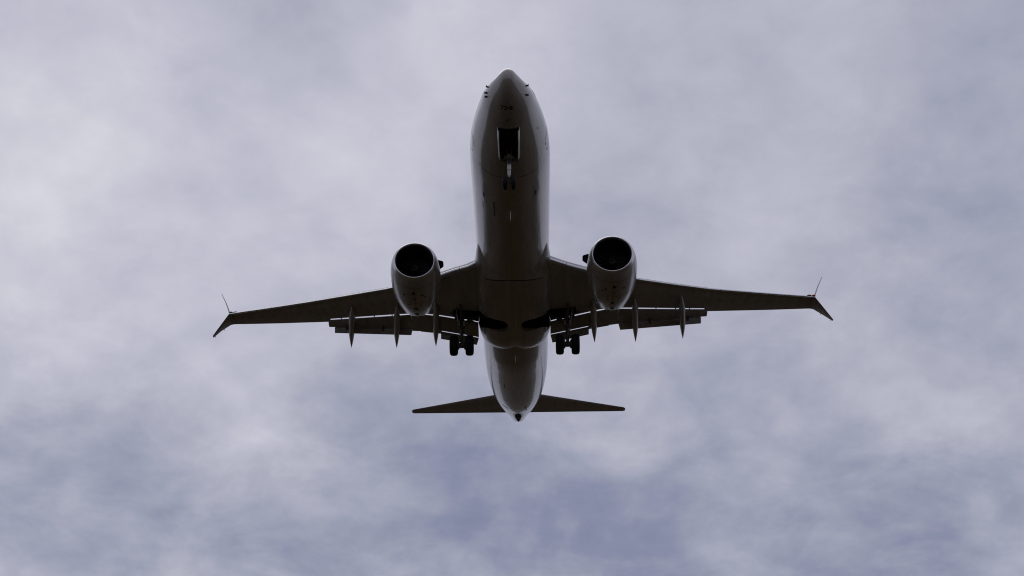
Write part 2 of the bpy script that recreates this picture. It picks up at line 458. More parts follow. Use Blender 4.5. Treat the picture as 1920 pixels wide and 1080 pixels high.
# cabin doors, outlines only
for sg in (-1, 1):
    base = 0 if sg > 0 else 2 * math.pi
    pts = [(4.45, 1.85), (4.45, .95), (4.55, .87), (5.15, .87), (5.25, .95), (5.25, 1.85), (5.15, 1.92), (4.55, 1.92), (4.45, 1.85)]
    fine = []
    for (a0, a1), (b0, b1) in zip(pts[:-1], pts[1:]):
        k = max(1, int(abs(b1 - a1) / .06)); fine += [(a0 + (b0-a0)*i/k, a1 + (b1-a1)*i/k) for i in range(k)]
    fine.append(pts[-1])
    build('cabin_door', seam_strip(BM(), [(s, base + sg * th) for s, th in fine], .022), M['black'], fus)
# flight deck windows
for sg in (-1, 1):
    base = 0 if sg > 0 else 2 * math.pi
    for s0, s1, t0, t1 in ((1.72, 2.32, .05, .52), (1.85, 2.5, .58, .92), (2.1, 2.75, .97, 1.22)):
        a, b_ = base + sg * t0, base + sg * t1
        build('cockpit_window', patch(BM(), s0, s1, min(a, b_), max(a, b_), .008), M['glass'], fus)
# auxiliary power exhaust: dark slot under the tail tip with a bright rim
bm = BM(); patch(bm, 34.9, 37.90, math.pi - .25, math.pi + .25, .010, 14, 8, 'ellipse')
build('exhaust_outlet', bm, M['dark'], fus)
bm = BM(); patch(bm, 34.6, 37.98, math.pi - .38, math.pi + .38, .004, 14, 8, 'ellipse')
build('exhaust_rim', bm, M['lip'], fus)

# --- wing-to-body fairing
FAIR = [(12.4, 1.60, -1.00), (13.0, 1.76, -1.30), (13.5, 1.84, -1.59), (14.0, 1.90, -1.88), (14.3, 1.93, -2.05), (14.44, 1.95, -2.13), (14.54, 1.965, -2.175), (15.2, 2.0, -2.25), (16.2, 2.03, -2.36), (17.5, 2.05, -2.42),
        (19.0, 2.05, -2.45), (20.3, 2.04, -2.44), (21.0, 2.01, -2.40), (21.5, 1.95, -2.31), (21.85, 1.88, -2.18), (22.1, 1.80, -2.04), (22.3, 1.68, -1.86)]
def fair_ring(s):
    hw, zb = pchip(FAIR, 1, s), pchip(FAIR, 2, s)
    out = []
    for i in range(81):
        a = math.pi * (i / 80)                          # from port shoulder round the belly to starboard
        c, q = math.cos(a), math.sin(a)
        e = 2 / 2.5
        x = hw * math.copysign(abs(c) ** e, c)
        z = -.75 + (zb + .75) * abs(q) ** e
        notch = max(0, (s - 20.2) / 1.9) * .16 * math.exp(-(x / .33) ** 2)
        out.append((x, s, z + notch))
    return out + [(-hw * .8, s, -.4), (hw * .8, s, -.4)]
bm = BM()
loft(bm, [fair_ring(12.4 + 9.9 * i / 99) for i in range(100)])
fairing = build('wing_fairing', bm, M['fairing'], plane, 35, cut=cut_wells)
for sg in (-1, 1):
    bm = well_bm(sg, -.004, -2.20, -1.36, 1.86)
    for f in list(bm.faces):
        f.normal_update()
        if f.normal.z < -.7 or (abs(f.normal.z) > .7 and f.calc_center_median().z < -2): bm.faces.remove(f)
    build('wheel_well', bm, M['dark'], fairing)
# fairing front joint
bm = BM()
pts = []
for i in range(49):
    x = -1.5 + 3.0 * i / 48
    s = 14.45 + .10 * (abs(x) / 1.2) ** 3
    pts.append((x, s))
L = []
def fair_pt(x, s):
    hw, zb = pchip(FAIR, 1, s), pchip(FAIR, 2, s)
    q = (1 - (abs(x) / hw) ** 2.5) ** (1 / 2.5)
    return Vector((x, s, min(-.75 + (zb + .75) * q, skin_xy(x, s).z) - .006))
for x, s in pts: L.append((bm.verts.new(fair_pt(x, s - .022)), bm.verts.new(fair_pt(x, s + .022))))
for a, b_ in zip(L[:-1], L[1:]): bm.faces.new((a[0], a[1], b_[1], b_[0]))
build('fairing_seal', bm, M['black'], fairing)
for c in [cut_bay] + cut_wells:
    me = c.data; bpy.data.objects.remove(c); bpy.data.meshes.remove(me)

# --- wings. Both are measured separately: the port wing flexes a little more than the starboard one.
WING = {
 -1: dict(
  kr=[(-1.75, 13.50, -1.46), (-2.335, 14.113, -1.404), (-3.072, 14.593, -1.324), (-3.652, 15.057, -1.26), (-4.1, 15.40, -1.2)],
  le=[(-5.3, 16.35, -1.0), (-6.531, 17.246, -.841), (-8.794, 18.393, -.553), (-11.332, 19.716, -.205), (-13.594, 20.865, .126), (-16.06, 22.122, .51), (-16.384, 22.30, .562)],
  gap=[(-.8, 20.52, -1.3), (-1.972, 20.295, -1.242), (-2.847, 20.103, -1.149), (-4.104, 19.938, -1.009), (-5.193, 19.926, -.883), (-6.71, 20.345, -.699), (-9.135, 21.173, -.387), (-10.42, 21.63, -.215)],
  te=[(-10.44, 21.97, -.21), (-13.977, 23.027, .304), (-16.321, 23.714, .672), (-16.39, 23.74, .69)],
  main=[(-10.543, 22.188, -.416), (-5.715, 21.340, -1.04)],
  aft=[(-10.206, 22.226, -.792), (-5.80, 21.555, -1.358)],
  gate=[[(-5.70, 21.120, -1.323), (-5.229, 21.073, -1.374)], [(-5.226, 21.106, -1.381), (-4.06, 21.205, -1.485)]],
  inmain=[(-4.094, 20.884, -1.46), (-2.006, 21.258, -1.689)],
  inte=[(-4.092, 21.021, -1.91), (-2.124, 21.361, -2.126)],
  upper=((-16.39, 22.62, .66), (-16.41, 23.35, .70), (-17.426, 24.148, 3.0)),
  lower=[(-17.572, 23.856, 0.0), (-17.561, 24.07, 0.0)], mid=(-17.10, 23.94, .38),
  canoe=[((-8.93, 19.53, -.52), (-9.42, 23.62, -1.0)), ((-6.37, 18.78, -.86), (-6.75, 22.98, -1.4)), ((-4.21, 18.36, -1.1), (-4.47, 22.34, -1.67))],
  eng=(-4.88, 12.407, -2.10), nav=(-16.30, 22.50, .75)),
 1: dict(
  kr=[(1.75, 13.25, -1.47), (2.35, 13.762, -1.402), (2.958, 14.25, -1.334), (3.741, 14.789, -1.241), (4.1, 15.06, -1.19)],
  le=[(5.3, 15.95, -.96), (6.488, 16.706, -.789), (8.497, 17.813, -.473), (10.818, 19.108, -.06), (14.196, 20.834, .631), (16.87, 22.297, 1.254), (17.219, 22.533, 1.34)],
  gap=[(.8, 20.50, -1.3), (1.967, 20.27, -1.243), (2.67, 20.064, -1.166), (3.898, 19.815, -1.021), (5.093, 19.584, -.867), (6.677, 20.018, -.641), (9.372, 20.912, -.203), (10.64, 21.36, .025)],
  te=[(10.66, 21.71, .03), (14.54, 23.057, .827), (17.15, 24.04, 1.44), (17.22, 24.07, 1.46)],
  main=[(10.822, 21.937, -.159), (5.745, 21.065, -.99)],
  aft=[(10.480, 22.056, -.553), (5.86, 21.322, -1.309)],
  gate=[[(5.73, 20.674, -1.273), (5.208, 20.679, -1.347)], [(5.205, 20.725, -1.355), (4.05, 20.88, -1.485)]],
  inmain=[(4.083, 20.558, -1.448), (1.964, 20.978, -1.693)],
  inte=[(4.073, 20.713, -1.899), (2.075, 21.193, -2.131)],
  upper=((17.23, 22.85, 1.44), (17.26, 23.58, 1.48), (18.215, 24.261, 3.75)),
  lower=[(18.448, 24.032, .7), (18.459, 24.223, .7)], mid=(17.95, 24.26, 1.13),
  canoe=[((9.11, 18.92, -.47), (9.52, 23.02, -1.0)), ((6.51, 18.46, -.84), (6.79, 22.58, -1.4)), ((4.24, 18.11, -1.1), (4.45, 22.08, -1.67))],
  eng=(4.949, 12.016, -2.10), nav=(17.15, 22.66, 1.50)),
}
def at(tab, x):
    """interpolate a list of points on |x|"""
    x = abs(x)
    for a, b_ in zip(tab[:-1], tab[1:]):
        if x <= abs(b_[0]) or b_ is tab[-1]:
            k = (x - abs(a[0])) / (abs(b_[0]) - abs(a[0]))
            return Vector(a).lerp(Vector(b_), k)

for sg in (-1, 1):
    W = WING[sg]
    LE = W['kr'] + W['le']
    TE = W['gap'] + W['te']
    xs = sorted({.8, 1.4, 1.97, 2.4, 2.85, 3.3, 3.8, 4.1, 4.7, 5.2, 6, 6.6, 7.5, 8.5, 9.3, 10.2,
                 abs(W['gap'][-1][0]), abs(W['te'][0][0]), 11.3, 12.4, 13.6, 14.8, 15.8, abs(W['te'][-1][0])})
    bm = BM(); secs = []
    for x in xs:
        le = at(LE, x) + Vector((0, .27, .16)); te = at(TE, x) + Vector((0, 0, .012))
        if x < 4.1: le += Vector((0, .15, .10))
        T = 1.0 - .42 * min(1, (x - .8) / 5.0) - .36 * max(0, (x - 5.8) / 11)
        secs.append((le, te, T))
    loft(bm, [ring_of(a, b_, T, (0, 0, 1), .68) for a, b_, T in secs])
    wing = build('wing', bm, M['wing'], plane, 32)
    # oval fuel-tank access covers along the lower skin
    for q in range(13):
        x = 6.3 + .74 * q
        if abs(x - 6.5) < .2 or abs(x - 9.0) < .35: continue
        le, te = at(LE, x) + Vector((0, .27, .16)), at(TE, x)
        T = 1.0 - .42 * min(1, (x - .8) / 5.0) - .36 * max(0, (x - 5.8) / 11)
        bm = BM(); G = []
        for i in range(7):
            row = []
            for j in range(7):
                u, v = i / 3 - 1, j / 3 - 1
                u, v = u * math.sqrt(1 - v * v / 2), v * math.sqrt(1 - u * u / 2)
                xx = x + .13 * v; l2, t2 = at(LE, xx) + Vector((0, .27, .16)), at(TE, xx) + Vector((0, 0, .012))
                ch = (t2 - l2).length; c_ = .40 + .21 * u / max(.5, ch)
                f = pchip(sorted(NACA), 1, c_)
                T2 = 1.0 - .42 * min(1, (xx - .8) / 5.0) - .36 * max(0, (xx - 5.8) / 11)
                row.append(bm.verts.new(l2.lerp(t2, c_) + Vector((0, 0, -T2 * .32 * f - .012))))
            G.append(row)
        for i in range(6):
            for j in range(6): bm.faces.new((G[i][j], G[i+1][j], G[i+1][j+1], G[i][j+1]))
        build('tank_cover', bm, M['flap'], wing)
    # dark sheet along the wing underside, painted shade in place of a recessed leg bay
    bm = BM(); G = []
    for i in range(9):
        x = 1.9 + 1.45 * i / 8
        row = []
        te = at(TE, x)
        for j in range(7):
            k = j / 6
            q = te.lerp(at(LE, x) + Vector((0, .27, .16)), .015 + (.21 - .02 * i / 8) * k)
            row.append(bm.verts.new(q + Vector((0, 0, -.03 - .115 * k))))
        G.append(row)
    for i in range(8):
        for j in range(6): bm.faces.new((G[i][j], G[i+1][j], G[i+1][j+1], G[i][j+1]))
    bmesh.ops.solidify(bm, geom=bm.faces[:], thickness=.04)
    build('leg_bay_shade', bm, M['dark'], wing)
    # slats outboard of the engine, four panels drooped ahead of the wing
    x0, x1 = abs(W['le'][0][0]) + .15, abs(W['le'][-1][0])
    for k in range(4):
        a, b_ = x0 + (x1 - x0) * k / 4 + .012, x0 + (x1 - x0) * (k + 1) / 4 - .012
        bm = BM(); secs = []
        for i in range(5):
            x = a + (b_ - a) * i / 4; p = at(LE, x)
            ch = .62 - .16 * x / 17
            secs.append((p, p + Vector((0, ch, ch * .50)), .15 - .05 * x / 17))
        blade(bm, secs, n=(0, -.45, .9))
        build('slat', bm, M['metal'], wing)
    # Krueger flaps between engine and body
    for a, b_ in ((1.9, 2.72), (2.75, 4.0)):
        bm = BM(); secs = []
        for i in range(5):
            x = a + (b_ - a) * i / 4; p = at(W['kr'], x)
            secs.append((p + Vector((0, 0, -.06)), p + Vector((0, .62, .10)), .26))
        blade(bm, secs, n=(0, -.1, 1))
        build('krueger_flap', bm, M['metal'], wing)
    # flaps
    def flap(name, le0, le1, te0, te1, th, nseg=6, mat='flap'):
        bm = BM(); secs = []
        le0, le1, te0, te1 = map(Vector, (le0, le1, te0, te1))
        for i in range(nseg + 1):
            k = i / nseg; l, t_ = le0.lerp(le1, k), te0.lerp(te1, k)
            secs.append((l, t_, th))
        d = (te0 - le0).normalized(); n = Vector((0, -d.z, d.y))
        loft(bm, [ring_of(a, b_, t_, n, .5) for a, b_, t_ in secs])
        return build(name, bm, M[mat], wing)
    OFF = Vector((0, .05, -.025))
    g = W['gap']
    def gp(x): return at(g, x) + OFF
    m0, m1 = W['main']
    mid = (abs(m0[0]) + abs(m1[0])) / 2
    flap('outboard_flap', gp(m0[0]), gp(m1[0]), m0, m1, .16)
    a0, a1 = map(Vector, W['aft'])
    v0, v1 = Vector(m0).lerp(Vector(m1), .07), Vector(m1)
    gapv = Vector((0, -.01, -.022))
    flap('aft_flap', Vector((a0.x, v0.y, v0.z)) + gapv, v1 + gapv, a0, a1, .10)
    def slot_shade(le0, le1):                                   # added dark strip: shade line in the slot between two flap panels
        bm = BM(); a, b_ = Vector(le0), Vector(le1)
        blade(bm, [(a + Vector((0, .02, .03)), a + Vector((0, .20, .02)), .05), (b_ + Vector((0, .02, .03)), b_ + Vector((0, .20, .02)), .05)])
        build('slot_shade_strip', bm, M['dark'], wing)
    slot_shade(v0, v1)
    for k in (.16, .62):                                  # hinge brackets between the flap panels
        p = v0.lerp(v1, k) + Vector((0, -.08, -.08))
        build('hinge_bracket', box(BM(), p, (.11, .34, .10), Matrix.Rotation(R(-28), 3, 'X')), M['gear'], wing)
    for k in (.22, .45, .7, .88):                         # flap support lugs in the cove, just above the slot
        p = at(g, 5.8 + 4.5 * k)
        build('flap_lug', box(BM(), p + Vector((0, -.04, -.03)), (.05, .16, .06), Matrix.Rotation(R(12), 3, 'X')), M['gearwhite'], wing)
    for pr in W['gate']:
        flap('inboard_flap', gp(pr[0][0]), gp(pr[1][0]), pr[0], pr[1], .15)
    i0, i1 = W['inmain']
    flap('inboard_flap', gp(i0[0]), gp(i1[0]), i0, i1, .17)
    j0, j1 = W['inte']
    gapi = Vector((0, .02, -.03))
    flap('aft_flap', Vector(i0) + gapi, Vector(i1) + gapi, j0, j1, .12)
    # canoe fairings over the flap tracks: the aft part droops with the flap
    for p, q in W['canoe']:
        p, q = Vector(p), Vector(q)
        bm = BM(); rings = []
        N = 30
        for i in range(N + 1):
            k = i / N
            c = p.lerp(q, k)
            zl = p.z + (-.10 - p.z * 0) - .16 * math.sin(math.pi * min(1, k / .55) / 2)   # flat forward run
            zd = zl + (q.z - zl) * max(0, (k - .50) / .50) ** 1.15
            zc_ = zd
            r = .175 * (min(1, (k / .28)) ** .6 if k < .28 else 1.0) * (1 - max(0, (k - .58) / .42) ** 1.5 * .97)
            h = r * 1.45
            rings.append([(c.x + r * math.cos(a) * sg * -1, c.y, zc_ + h * math.sin(a)) for a in [2 * math.pi * j / 20 for j in range(20)]])
        loft(bm, rings)
        build('flap_track_fairing', bm, M['canoe'], wing, 50)
    # split winglet
    up_le, up_te, up_tip = map(Vector, W['upper'])
    bm = BM()
    tip_te = up_tip + Vector((0, .36, .03))
    secs = []
    for i in range(7):
        k = i / 6
        l, t_ = up_le.lerp(up_tip, k), up_te.lerp(tip_te, k)
        bow = Vector((sg * -.05 * math.sin(math.pi * k), 0, 0))
        secs.append((l + bow, t_ + bow, .085 - .05 * k))
    blade(bm, secs, n=(1, 0, -sg * .19))
    wl = build('winglet', bm, M['dull'], wing)
    bm = BM()
    xe = abs(W['te'][-1][0]); l0 = at(LE, abs(W['le'][-1][0])) + Vector((0, .04, .04)); t0 = Vector(W['te'][-1])
    lt, tt = map(Vector, W['lower']); mm_ = Vector(W['mid'])
    lm = l0.lerp(lt, .55)
    l02 = l0.lerp(lt, .18); t02 = t0.lerp(mm_, .22) + Vector((0, -.06, .02))
    blade(bm, [(l0 + Vector((-sg * .12, -.02, 0)), t0 + Vector((-sg * .12, -.05, -.02)), .15), (l0, t0, .14), (l02, t02, .12), (lm, mm_, .09), (lt, tt, .04)], n=(sg * .45, 0, 1))
    build('lower_winglet', bm, M['wing'], wing)
    for k in (.25, .8):                                   # static wicks
        p = mm_.lerp(tt, k) if k > .5 else t0.lerp(mm_, .8)
        build('static_wick', tube(BM(), p, p + Vector((0, .10, -.02)), .02, .008, 8), M['black'], wing)
    # position light in the leading edge of the tip
    nv = Vector(W['nav'])
    bm = BM(); bmesh.ops.create_uvsphere(bm, u_segments=16, v_segments=10, radius=1)
    for v in bm.verts: v.co = Vector((v.co.x * .12, v.co.y * .14, v.co.z * .06)) + nv
    lt_ob = build('position_light', bm, M['red' if sg > 0 else 'green'], wing)
    bm = BM(); bmesh.ops.create_uvsphere(bm, u_segments=16, v_segments=10, radius=1)
    for v in bm.verts: v.co = Vector((v.co.x * .15, v.co.y * .16, v.co.z * .06)) + nv + Vector((-sg * .26, .0, -.01))
    build('light_housing', bm, M['black'], wing)

    # --- engine
    e0 = Vector(W['eng'])
    ax = Vector((sg * .034, 1, .012)).normalized()
    eng = bpy.data.objects.new('engine', None); col.objects.link(eng); eng.parent = plane
    OUT = [(.0, 1.005), (.02, 1.03), (.06, 1.062), (.14, 1.10), (.3, 1.15), (.55, 1.20), (.9, 1.24), (1.3, 1.262), (1.8, 1.265), (2.3, 1.245), (2.8, 1.195), (3.25, 1.12), (3.65, 1.035), (3.95, .965), (4.15, .915)]
    IN = [(4.15, .895), (3.9, .92), (3.4, .95), (2.4, .95)]
    bm = BM()
    NE = 72
    def chev(k, i):
        if len(OUT) - 1 <= k <= len(OUT): return .13 * abs((i % 4) - 2) / 2 - .06
        return 0
    full = OUT[3:] + IN
    def chev(k, i):
        if k in (len(OUT) - 4, len(OUT) - 3): return .12 * abs((i % 4) - 2) / 2 - .06
        return 0
    lathe(bm, e0, ax, full, NE, mod=chev)
    # drop the end caps of the open shell
    for f in [f for f in bm.faces if len(f.verts) > 4]: bm.faces.remove(f)
    cowl = build('cowling', bm, M['cowl'], eng, 40)
    bm = BM()
    lathe(bm, e0, ax, [(.14, 1.10), (.06, 1.062), (.02, 1.03), (.0, 1.005), (-.012, .985), (-.004, .965), (.03, .945), (.09, .928), (.16, .92)], NE)
    for f in [f for f in bm.faces if len(f.verts) > 4]: bm.faces.remove(f)
    build('inlet_lip', bm, M['lip'], eng, 60)
    bm = BM()
    lathe(bm, e0, ax, [(.16, .92), (.35, .90), (.7, .905), (1.25, .92), (1.9, .92), (1.9, .02)], NE)
    for f in [f for f in bm.faces if len(f.verts) > 4]: bm.faces.remove(f)
    build('inlet_duct', bm, M['dark'], eng, 40)
    # fan: eighteen twisted blades and a spinner with its white spiral
    a_, u_, v_ = frame(ax)
    bm = BM()
    for k in range(18):
        th = 2 * math.pi * k / 18
        secs = []
        for r, tw, ch in ((.26, R(25), .26), (.55, R(45), .30), (.885, R(62), .32)):
            d = u_ * math.cos(th) + v_ * math.sin(th); tg = a_.cross(d)
            c = e0 + a_ * 1.18 + d * r
            h = (a_ * math.cos(tw) + tg * math.sin(tw)) * ch / 2
            n = (a_ * -math.sin(tw) + tg * math.cos(tw))
            secs.append(ring_of(c - h, c + h, .02, n))
        loft(bm, secs)
    fan = build('fan', bm, M['fan'], eng)
    bm = BM(); SP = [(.60, .0), (.64, .06), (.72, .12), (.85, .19), (1.0, .25), (1.12, .28)]
    lathe(bm, e0, a_, SP, 32)
    spn = build('spinner', bm, M['dark'], eng)
    bm = BM(); L = []
    for i in range(25):
        k = i / 24; th = R(150) + R(300) * k * (-sg)
        t_ = .645 + .10 * k; r = pchip([(q[0], q[1]) for q in SP], 1, t_) + .004; wd = .03 * math.sin(math.pi * min(1, k * 1.0 + .08)) + .005
        r2 = pchip([(q[0], q[1]) for q in SP], 1, t_ + wd) + .004
        d = u_ * math.cos(th) + v_ * math.sin(th)
        L.append((bm.verts.new(e0 + a_ * t_ + d * r), bm.verts.new(e0 + a_ * (t_ + wd) + d * r2)))
    for p, q in zip(L[:-1], L[1:]): bm.faces.new((p[0], p[1], q[1], q[0]))
    build('spinner_spiral', bm, M['rim'], eng)
    bm = BM(); lathe(bm, e0, a_, [(2.4, .93), (3.9, .66), (4.6, .55), (4.9, .49), (4.88, .46), (4.3, .40), (5.3, .05)], 40)
    build('core_nozzle', bm, M['hot'], eng)
    # chine (strake) on the inboard shoulder
    ch_a = R(118 if sg < 0 else 62)
    cpt = Vector((sg * 3.70, e0.y + 1.05, -1.56))
    bm = BM(); blade(bm, [(cpt + Vector((sg * .12, -.25, -.03)), cpt + Vector((sg * .12, .75, -.05)), .05), (cpt + Vector((-sg * .10, .10, .12)), cpt + Vector((-sg * .10, .72, .10)), .04), (cpt + Vector((-sg * .16, .24, .16)), cpt + Vector((-sg * .16, .66, .14)), .03)], n=(.5 * sg, 0, .86))
    build('nacelle_chine', bm, M['black'], eng)
    # pylon
    bm = BM(); xe = e0.x
    blade(bm, [((xe, e0.y + 2.0, -1.15), (xe + sg * .1, e0.y + 7.2, -1.15), .40), ((xe, e0.y + 2.5, -.70), (xe + sg * .1, e0.y + 7.0, -.75), .34)], n=(1, 0, 0))
    build('pylon', bm, M['wing'], eng)
    # cowl joints, latches and vents underneath
    def cowl_pt(t_, ang, off=.006):                       # ang 0 = straight down, positive to port
        r = pchip(OUT, 1, t_) + off
        dn = Vector((0, 0, -1)); dn = (dn - a_ * dn.dot(a_)).normalized(); sd = a_.cross(dn).normalized()
        if sd.x < 0: sd = -sd
        return e0 + a_ * t_ + (dn * math.cos(ang) + sd * math.sin(ang)) * r
    def cowl_patch(t0, t1, g0, g1, n=6):
        bm = BM(); G = [[bm.verts.new(cowl_pt(t0 + (t1-t0)*i/n, g0 + (g1-g0)*j/n)) for j in range(n + 1)] for i in range(n + 1)]
        for i in range(n):
            for j in range(n): bm.faces.new((G[i][j], G[i+1][j], G[i+1][j+1], G[i][j+1]))
        return bm
    def cowl_seam(t_, g0, g1, wd=.018):
        bm = BM(); L = []
        for i in range(41):
            g = g0 + (g1 - g0) * i / 40
            L.append((bm.verts.new(cowl_pt(t_ - wd / 2, g)), bm.verts.new(cowl_pt(t_ + wd / 2, g))))
        for p, q in zip(L[:-1], L[1:]): bm.faces.new((p[0], p[1], q[1], q[0]))
        return bm
    build('cowl_joint', cowl_seam(.72, -1.5, 1.5, .012), M['black'], cowl)
    build('cowl_joint', cowl_seam(2.15, -1.5, 1.5), M['black'], cowl)
    build('cowl_joint', cowl_patch(1.0, 4.0, -.006, .006, 12), M['black'], cowl)
    for t_, g, dt, dg in ((1.05, .06, .22, .10), (1.35, -.30, .10, .10), (1.38, .45, .12, .10), (1.60, -.42, .06, .12), (1.66, .05, .10, .08),
                          (2.35, -.22, .10, .06), (2.35, .30, .08, .12), (2.75, 0, .30, .16), (3.15, -.10, .16, .06), (3.2, .1, .16, .06), (3.6, 0, .28, .20), (1.9, -.62, .05, .10)):
        g = g * (1 if sg > 0 else -1)
        build('cowl_vent', cowl_patch(t_, t_ + dt, g - dg / 2, g + dg / 2), M['black'], cowl)

    # --- main landing gear
    mg = bpy.data.objects.new('main_gear', None); col.objects.link(mg); mg.parent = plane
    gx, gy, gz = sg * 2.86, 19.60, -3.09
    top = Vector((sg * 2.86, 19.05, -1.05))
    axl = Vector((gx, gy, gz))
    bm = BM(); tube(bm, top, top.lerp(axl, .55), .135, .125, 20)
    tube(bm, top.lerp(axl, .55), axl, .085, .085, 16)
    lathe(bm, top.lerp(axl, .52), axl - top, [(0, .12), (.02, .16), (.10, .16), (.12, .12)], 20)
    box(bm, top + Vector((0, 0, .02)), (.34, .46, .22))
    strut = build('strut', bm, M['gear'], mg)
    bm = BM(); tube(bm, axl + Vector((-.62, 0, 0)), axl + Vector((.62, 0, 0)), .075, n=16)
    lathe(bm, axl + Vector((-.15, 0, 0)), (1, 0, 0), [(0, .10), (.03, .15), (.27, .15), (.30, .10)], 18)
    build('axle', bm, M['gear'], mg)
    bm = BM(); k1 = top.lerp(axl, .58); k2 = axl + Vector((0, -.02, .05)); kn = k1.lerp(k2, .5) + Vector((0, .42, -.02))
    for dx in (-.07, .07):
        tube(bm, k1 + Vector((dx, .08, 0)), kn + Vector((dx * .4, 0, 0)), .035); tube(bm, kn + Vector((dx * .4, 0, 0)), k2 + Vector((dx, .06, 0)), .035)
    build('torque_link', bm, M['gear'], mg)
    bm = BM(); tube(bm, top.lerp(axl, .42), (sg * 1.75, 19.0, -1.55), .06, .05); tube(bm, top.lerp(axl, .30), (sg * 2.3, 19.9, -1.25), .04)
    tube(bm, top.lerp(axl, .48) + Vector((0, -.1, 0)), (sg * 2.9, 18.2, -1.2), .05)
    build('side_brace', bm, M['gear'], mg)
    bm = BM()
    for q in range(9):                                    # hydraulic hose looping down the leg
        a, b_ = q / 9, (q + 1) / 9
        f = lambda k: top.lerp(axl, .15 + .8 * k) + Vector((sg * (.17 + .08 * math.sin(k * 7)), -.12 - .05 * math.sin(k * 5), 0))
        tube(bm, f(a), f(b_), .014, n=8)
    build('hydraulic_hose', bm, M['gear'], mg)
    for dx in (-.13, .13):                                # pale cylinders on the leg
        p = top.lerp(axl, .40) + Vector((dx, -.14, 0))
        build('brake_valve', tube(BM(), p, p + Vector((0, .04, -.26)), .05, n=14), M['gearwhite'], mg)
    # leg door, hung on the outboard side of the leg
    bm = BM(); blade(bm, [((gx + sg * .30, 18.75, -1.15), (gx + sg * .30, 19.55, -1.15), .05), ((gx + sg * .16, 19.0, -2.15), (gx + sg * .16, 19.6, -2.15), .05)], n=(1, 0, 0))
    build('gear_door', bm, M['wing'], mg)
    for dx in (-.20, .20):
        bm = BM(); lathe(bm, axl + Vector((dx - .05, 0, 0)), (1, 0, 0), [(0, .12), (.0, .235), (.10, .235), (.10, .12)], 28)
        for q in range(6):
            th = q * math.pi / 3
            tube(bm, axl + Vector((dx - .075, .17 * math.cos(th), .17 * math.sin(th))), axl + Vector((dx + .075, .17 * math.cos(th), .17 * math.sin(th))), .04, n=10)
        build('brake', bm, M['gear'], mg)
    bm = BM(); tube(bm, top.lerp(axl, .2) + Vector((-sg * .05, .1, 0)), (sg * 2.1, 20.15, -1.42), .035); tube(bm, top.lerp(axl, .22), (sg * 3.5, 19.5, -1.15), .045)
    tube(bm, (sg * 2.2, 19.35, -1.35), (sg * 2.86, 19.45, -2.0), .03); tube(bm, (sg * 2.3, 19.9, -1.3), top.lerp(axl, .55) + Vector((0, .12, 0)), .028)
    box(bm, (sg * 2.45, 19.75, -1.42), (.30, .34, .16)); box(bm, (sg * 3.15, 19.7, -1.30), (.26, .3, .14)); box(bm, top.lerp(axl, .62) + Vector((sg * .02, .12, 0)), (.24, .12, .16))
    build('retraction_linkage', bm, M['gear'], mg)
    for dx in (-.425, .425):
        c = axl + Vector((dx, 0, 0))
        bm = BM(); lathe(bm, c - Vector((.215, 0, 0)), (1, 0, 0), [(.03, .27), (.0, .36), (.0, .45), (.025, .51), (.065, .545), (.11, .558), (.125, .552), (.14, .563), (.205, .566), (.225, .566), (.29, .563), (.305, .552), (.32, .558), (.365, .545), (.405, .51), (.43, .45), (.43, .36), (.40, .27)], 56)
        build('tyre', bm, M['tyre'], mg, 50)
        bm = BM(); s_ = 1 if dx > 0 else -1
        lathe(bm, c - Vector((s_ * .17, 0, 0)), (s_, 0, 0), [(0, .272), (.33, .272), (.30, .22), (.27, .14), (.32, .10), (.34, .04)], 32)
        build('rim', bm, M['rim'], mg)

# --- nose gear
ng = bpy.data.objects.new('nose_gear', None); col.objects.link(ng); ng.parent = plane
nt_, na = Vector((0, 4.02, -1.15)), Vector((0, 4.10, -3.27))
bm = BM(); tube(bm, nt_, nt_.lerp(na, .62), .10, .095, 18); tube(bm, nt_.lerp(na, .62), na, .06, .06, 16)
tube(bm, na - Vector((.3, 0, 0)), na + Vector((.3, 0, 0)), .05)
build('strut', bm, M['gear'], ng)
bm = BM()
p = nt_.lerp(na, .62)
lathe(bm, p + Vector((0, -.15, 0)), (0, .02, -1), [(0, .05), (.02, .085), (.27, .085), (.30, .05), (.32, .045), (.34, .078), (.50, .072), (.66, .02)], 18)
build('steering_cylinder', bm, M['gearwhite'], ng)
bm = BM(); p = nt_.lerp(na, .40)
box(bm, p + Vector((0, -.14, .02)), (.20, .10, .13)); box(bm, p + Vector((0, -.12, -.06)), (.44, .08, .05))
build('light_bracket', bm, M['rim'], ng)
for dx in (-.18, .18):
    q = p + Vector((dx, -.20, -.02))
    build('taxi_light', lathe(BM(), q, (0, -1, -.1), [(-.08, .03), (-.02, .07), (0, .075), (.012, .06)], 18), M['glass'], ng)
bm = BM(); tube(bm, (-.16, 2.95, -1.25), nt_.lerp(na, .34) + Vector((-.08, 0, 0)), .035); tube(bm, (.16, 2.95, -1.25), nt_.lerp(na, .34) + Vector((.08, 0, 0)), .035)
build('drag_brace', bm, M['gear'], ng)
bm = BM(); k1 = nt_.lerp(na, .64); kn = k1.lerp(na, .5) + Vector((0, .30, 0))
for dx in (-.05, .05): tube(bm, k1 + Vector((dx, .05, 0)), kn, .025); tube(bm, kn, na + Vector((dx, .04, .05)), .025)
build('torque_link', bm, M['gear'], ng)
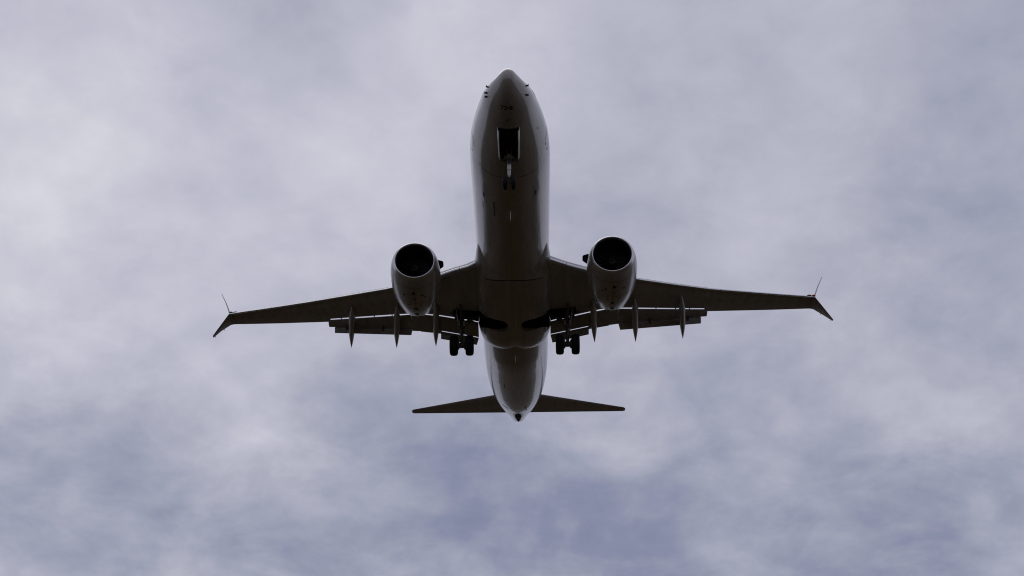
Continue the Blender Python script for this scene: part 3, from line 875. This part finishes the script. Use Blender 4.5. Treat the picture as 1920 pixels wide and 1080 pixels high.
for dx in (-.19, .19):
    c = na + Vector((dx, 0, 0))
    bm = BM(); lathe(bm, c - Vector((.10, 0, 0)), (1, 0, 0), [(.01, .16), (0, .22), (.0, .27), (.015, .31), (.045, .336), (.08, .343), (.12, .343), (.155, .336), (.185, .31), (.2, .27), (.2, .22), (.19, .16)], 44)
    build('tyre', bm, M['tyre'], ng, 50)
    s_ = 1 if dx > 0 else -1
    bm = BM(); lathe(bm, c - Vector((s_ * .08, 0, 0)), (s_, 0, 0), [(0, .163), (.165, .163), (.15, .12), (.16, .05), (.17, .02)], 24)
    build('rim', bm, M['rim'], ng)
for sg in (-1, 1):
    bm = BM(); rings = []
    for i in range(15):
        k = i / 14; s = 2.32 + 1.72 * k
        hw = .43 - .04 * (s - 2.3) / 2.15 + .012
        zt = skin_xy(hw, s).z + .01
        dep = .44 * min(1, .55 + k * 3)
        prof = [(.03, 0), (.04, .30), (.022, .65), (-.02, 1.0)]                  # lean inwards towards the lower edge
        dep *= 1 - .5 * max(0, (k - .75) / .25) ** 2
        outer = [(sg * (hw + a_ + .02), s, zt - dep * b__) for a_, b__ in prof]
        inner = [(sg * (hw + a_ - .012), s, zt - dep * b__) for a_, b__ in prof[::-1]]
        rings.append(outer + inner)
    loft(bm, rings)
    build('gear_door', bm, M['door'], ng)

# --- tail surfaces
for sg in (-1, 1):
    bm = BM()
    # hinge line at 72 % of the chord
    rl, rt, tl, tt = Vector((sg * .3, 33.25, .81)), Vector((sg * .3, 36.60, .93)), Vector((sg * 7.08, 37.78, 1.78)), Vector((sg * 7.08, 38.42, 1.80))
    secs = []
    N = 10
    for i in range(N + 1):
        k = i / N; l, t_ = rl.lerp(tl, k), rt.lerp(tt, k)
        secs.append((l, l.lerp(t_, .74), .34 - .26 * k))
    def plate(l, t_, th):
        r = ring_of(l, t_, th, (0, 0, 1)); return r
    # front part: blunt at the hinge
    rings = []
    for l, t_, th in secs:
        top_, bot = [], []
        for c, f in [(1, .55), (.8, .78), (.55, 1), (.35, .95), (.2, .8), (.1, .6), (.03, .35), (0, 0)]:
            p_ = l.lerp(t_, c); top_.append(p_ + Vector((0, 0, th / 2 * f)))
            if c > 0: bot.append(p_ - Vector((0, 0, th / 2 * f)))
        rings.append(top_ + bot[::-1])
    loft(bm, rings)
    # rounded tip cap
    tip = Vector((sg * 7.20, 37.95, 1.79)); tip2 = Vector((sg * 7.20, 38.38, 1.81))
    stab = build('horizontal_stabilizer', bm, M['wing'], plane, 35)
    bm = BM(); rings = []
    for i in range(N + 1):
        k = i / N; l, t_ = rl.lerp(tl, k), rt.lerp(tt, k); th = (.34 - .26 * k) * .55
        a = l.lerp(t_, .745)
        rings.append([a + Vector((0, 0, th / 2)), t_ + Vector((0, 0, .01)), t_ - Vector((0, 0, .01)), a - Vector((0, 0, th / 2))])
    loft(bm, rings)
    build('elevator', bm, M['flap'], stab)
    bm = BM(); blade(bm, [(tl, tt, .08), (tl.lerp(tip, .6) + Vector((0, .01, 0)), tt.lerp(tip2, .6), .06), (tip, tip2, .02)])
    build('tip_cap', bm, M['wing'], stab)
bm = BM()
blade(bm, [((0, 30.6, 1.72), (0, 36.7, 1.3), .42), ((0, 32.2, 2.0), (0, 36.75, 1.9), .40), ((0, 36.9, 8.3), (0, 38.9, 8.3), .18), ((0, 37.2, 8.5), (0, 38.9, 8.5), .06)], n=(1, 0, 0))
fin = build('vertical_stabilizer', bm, M['paint'], plane)
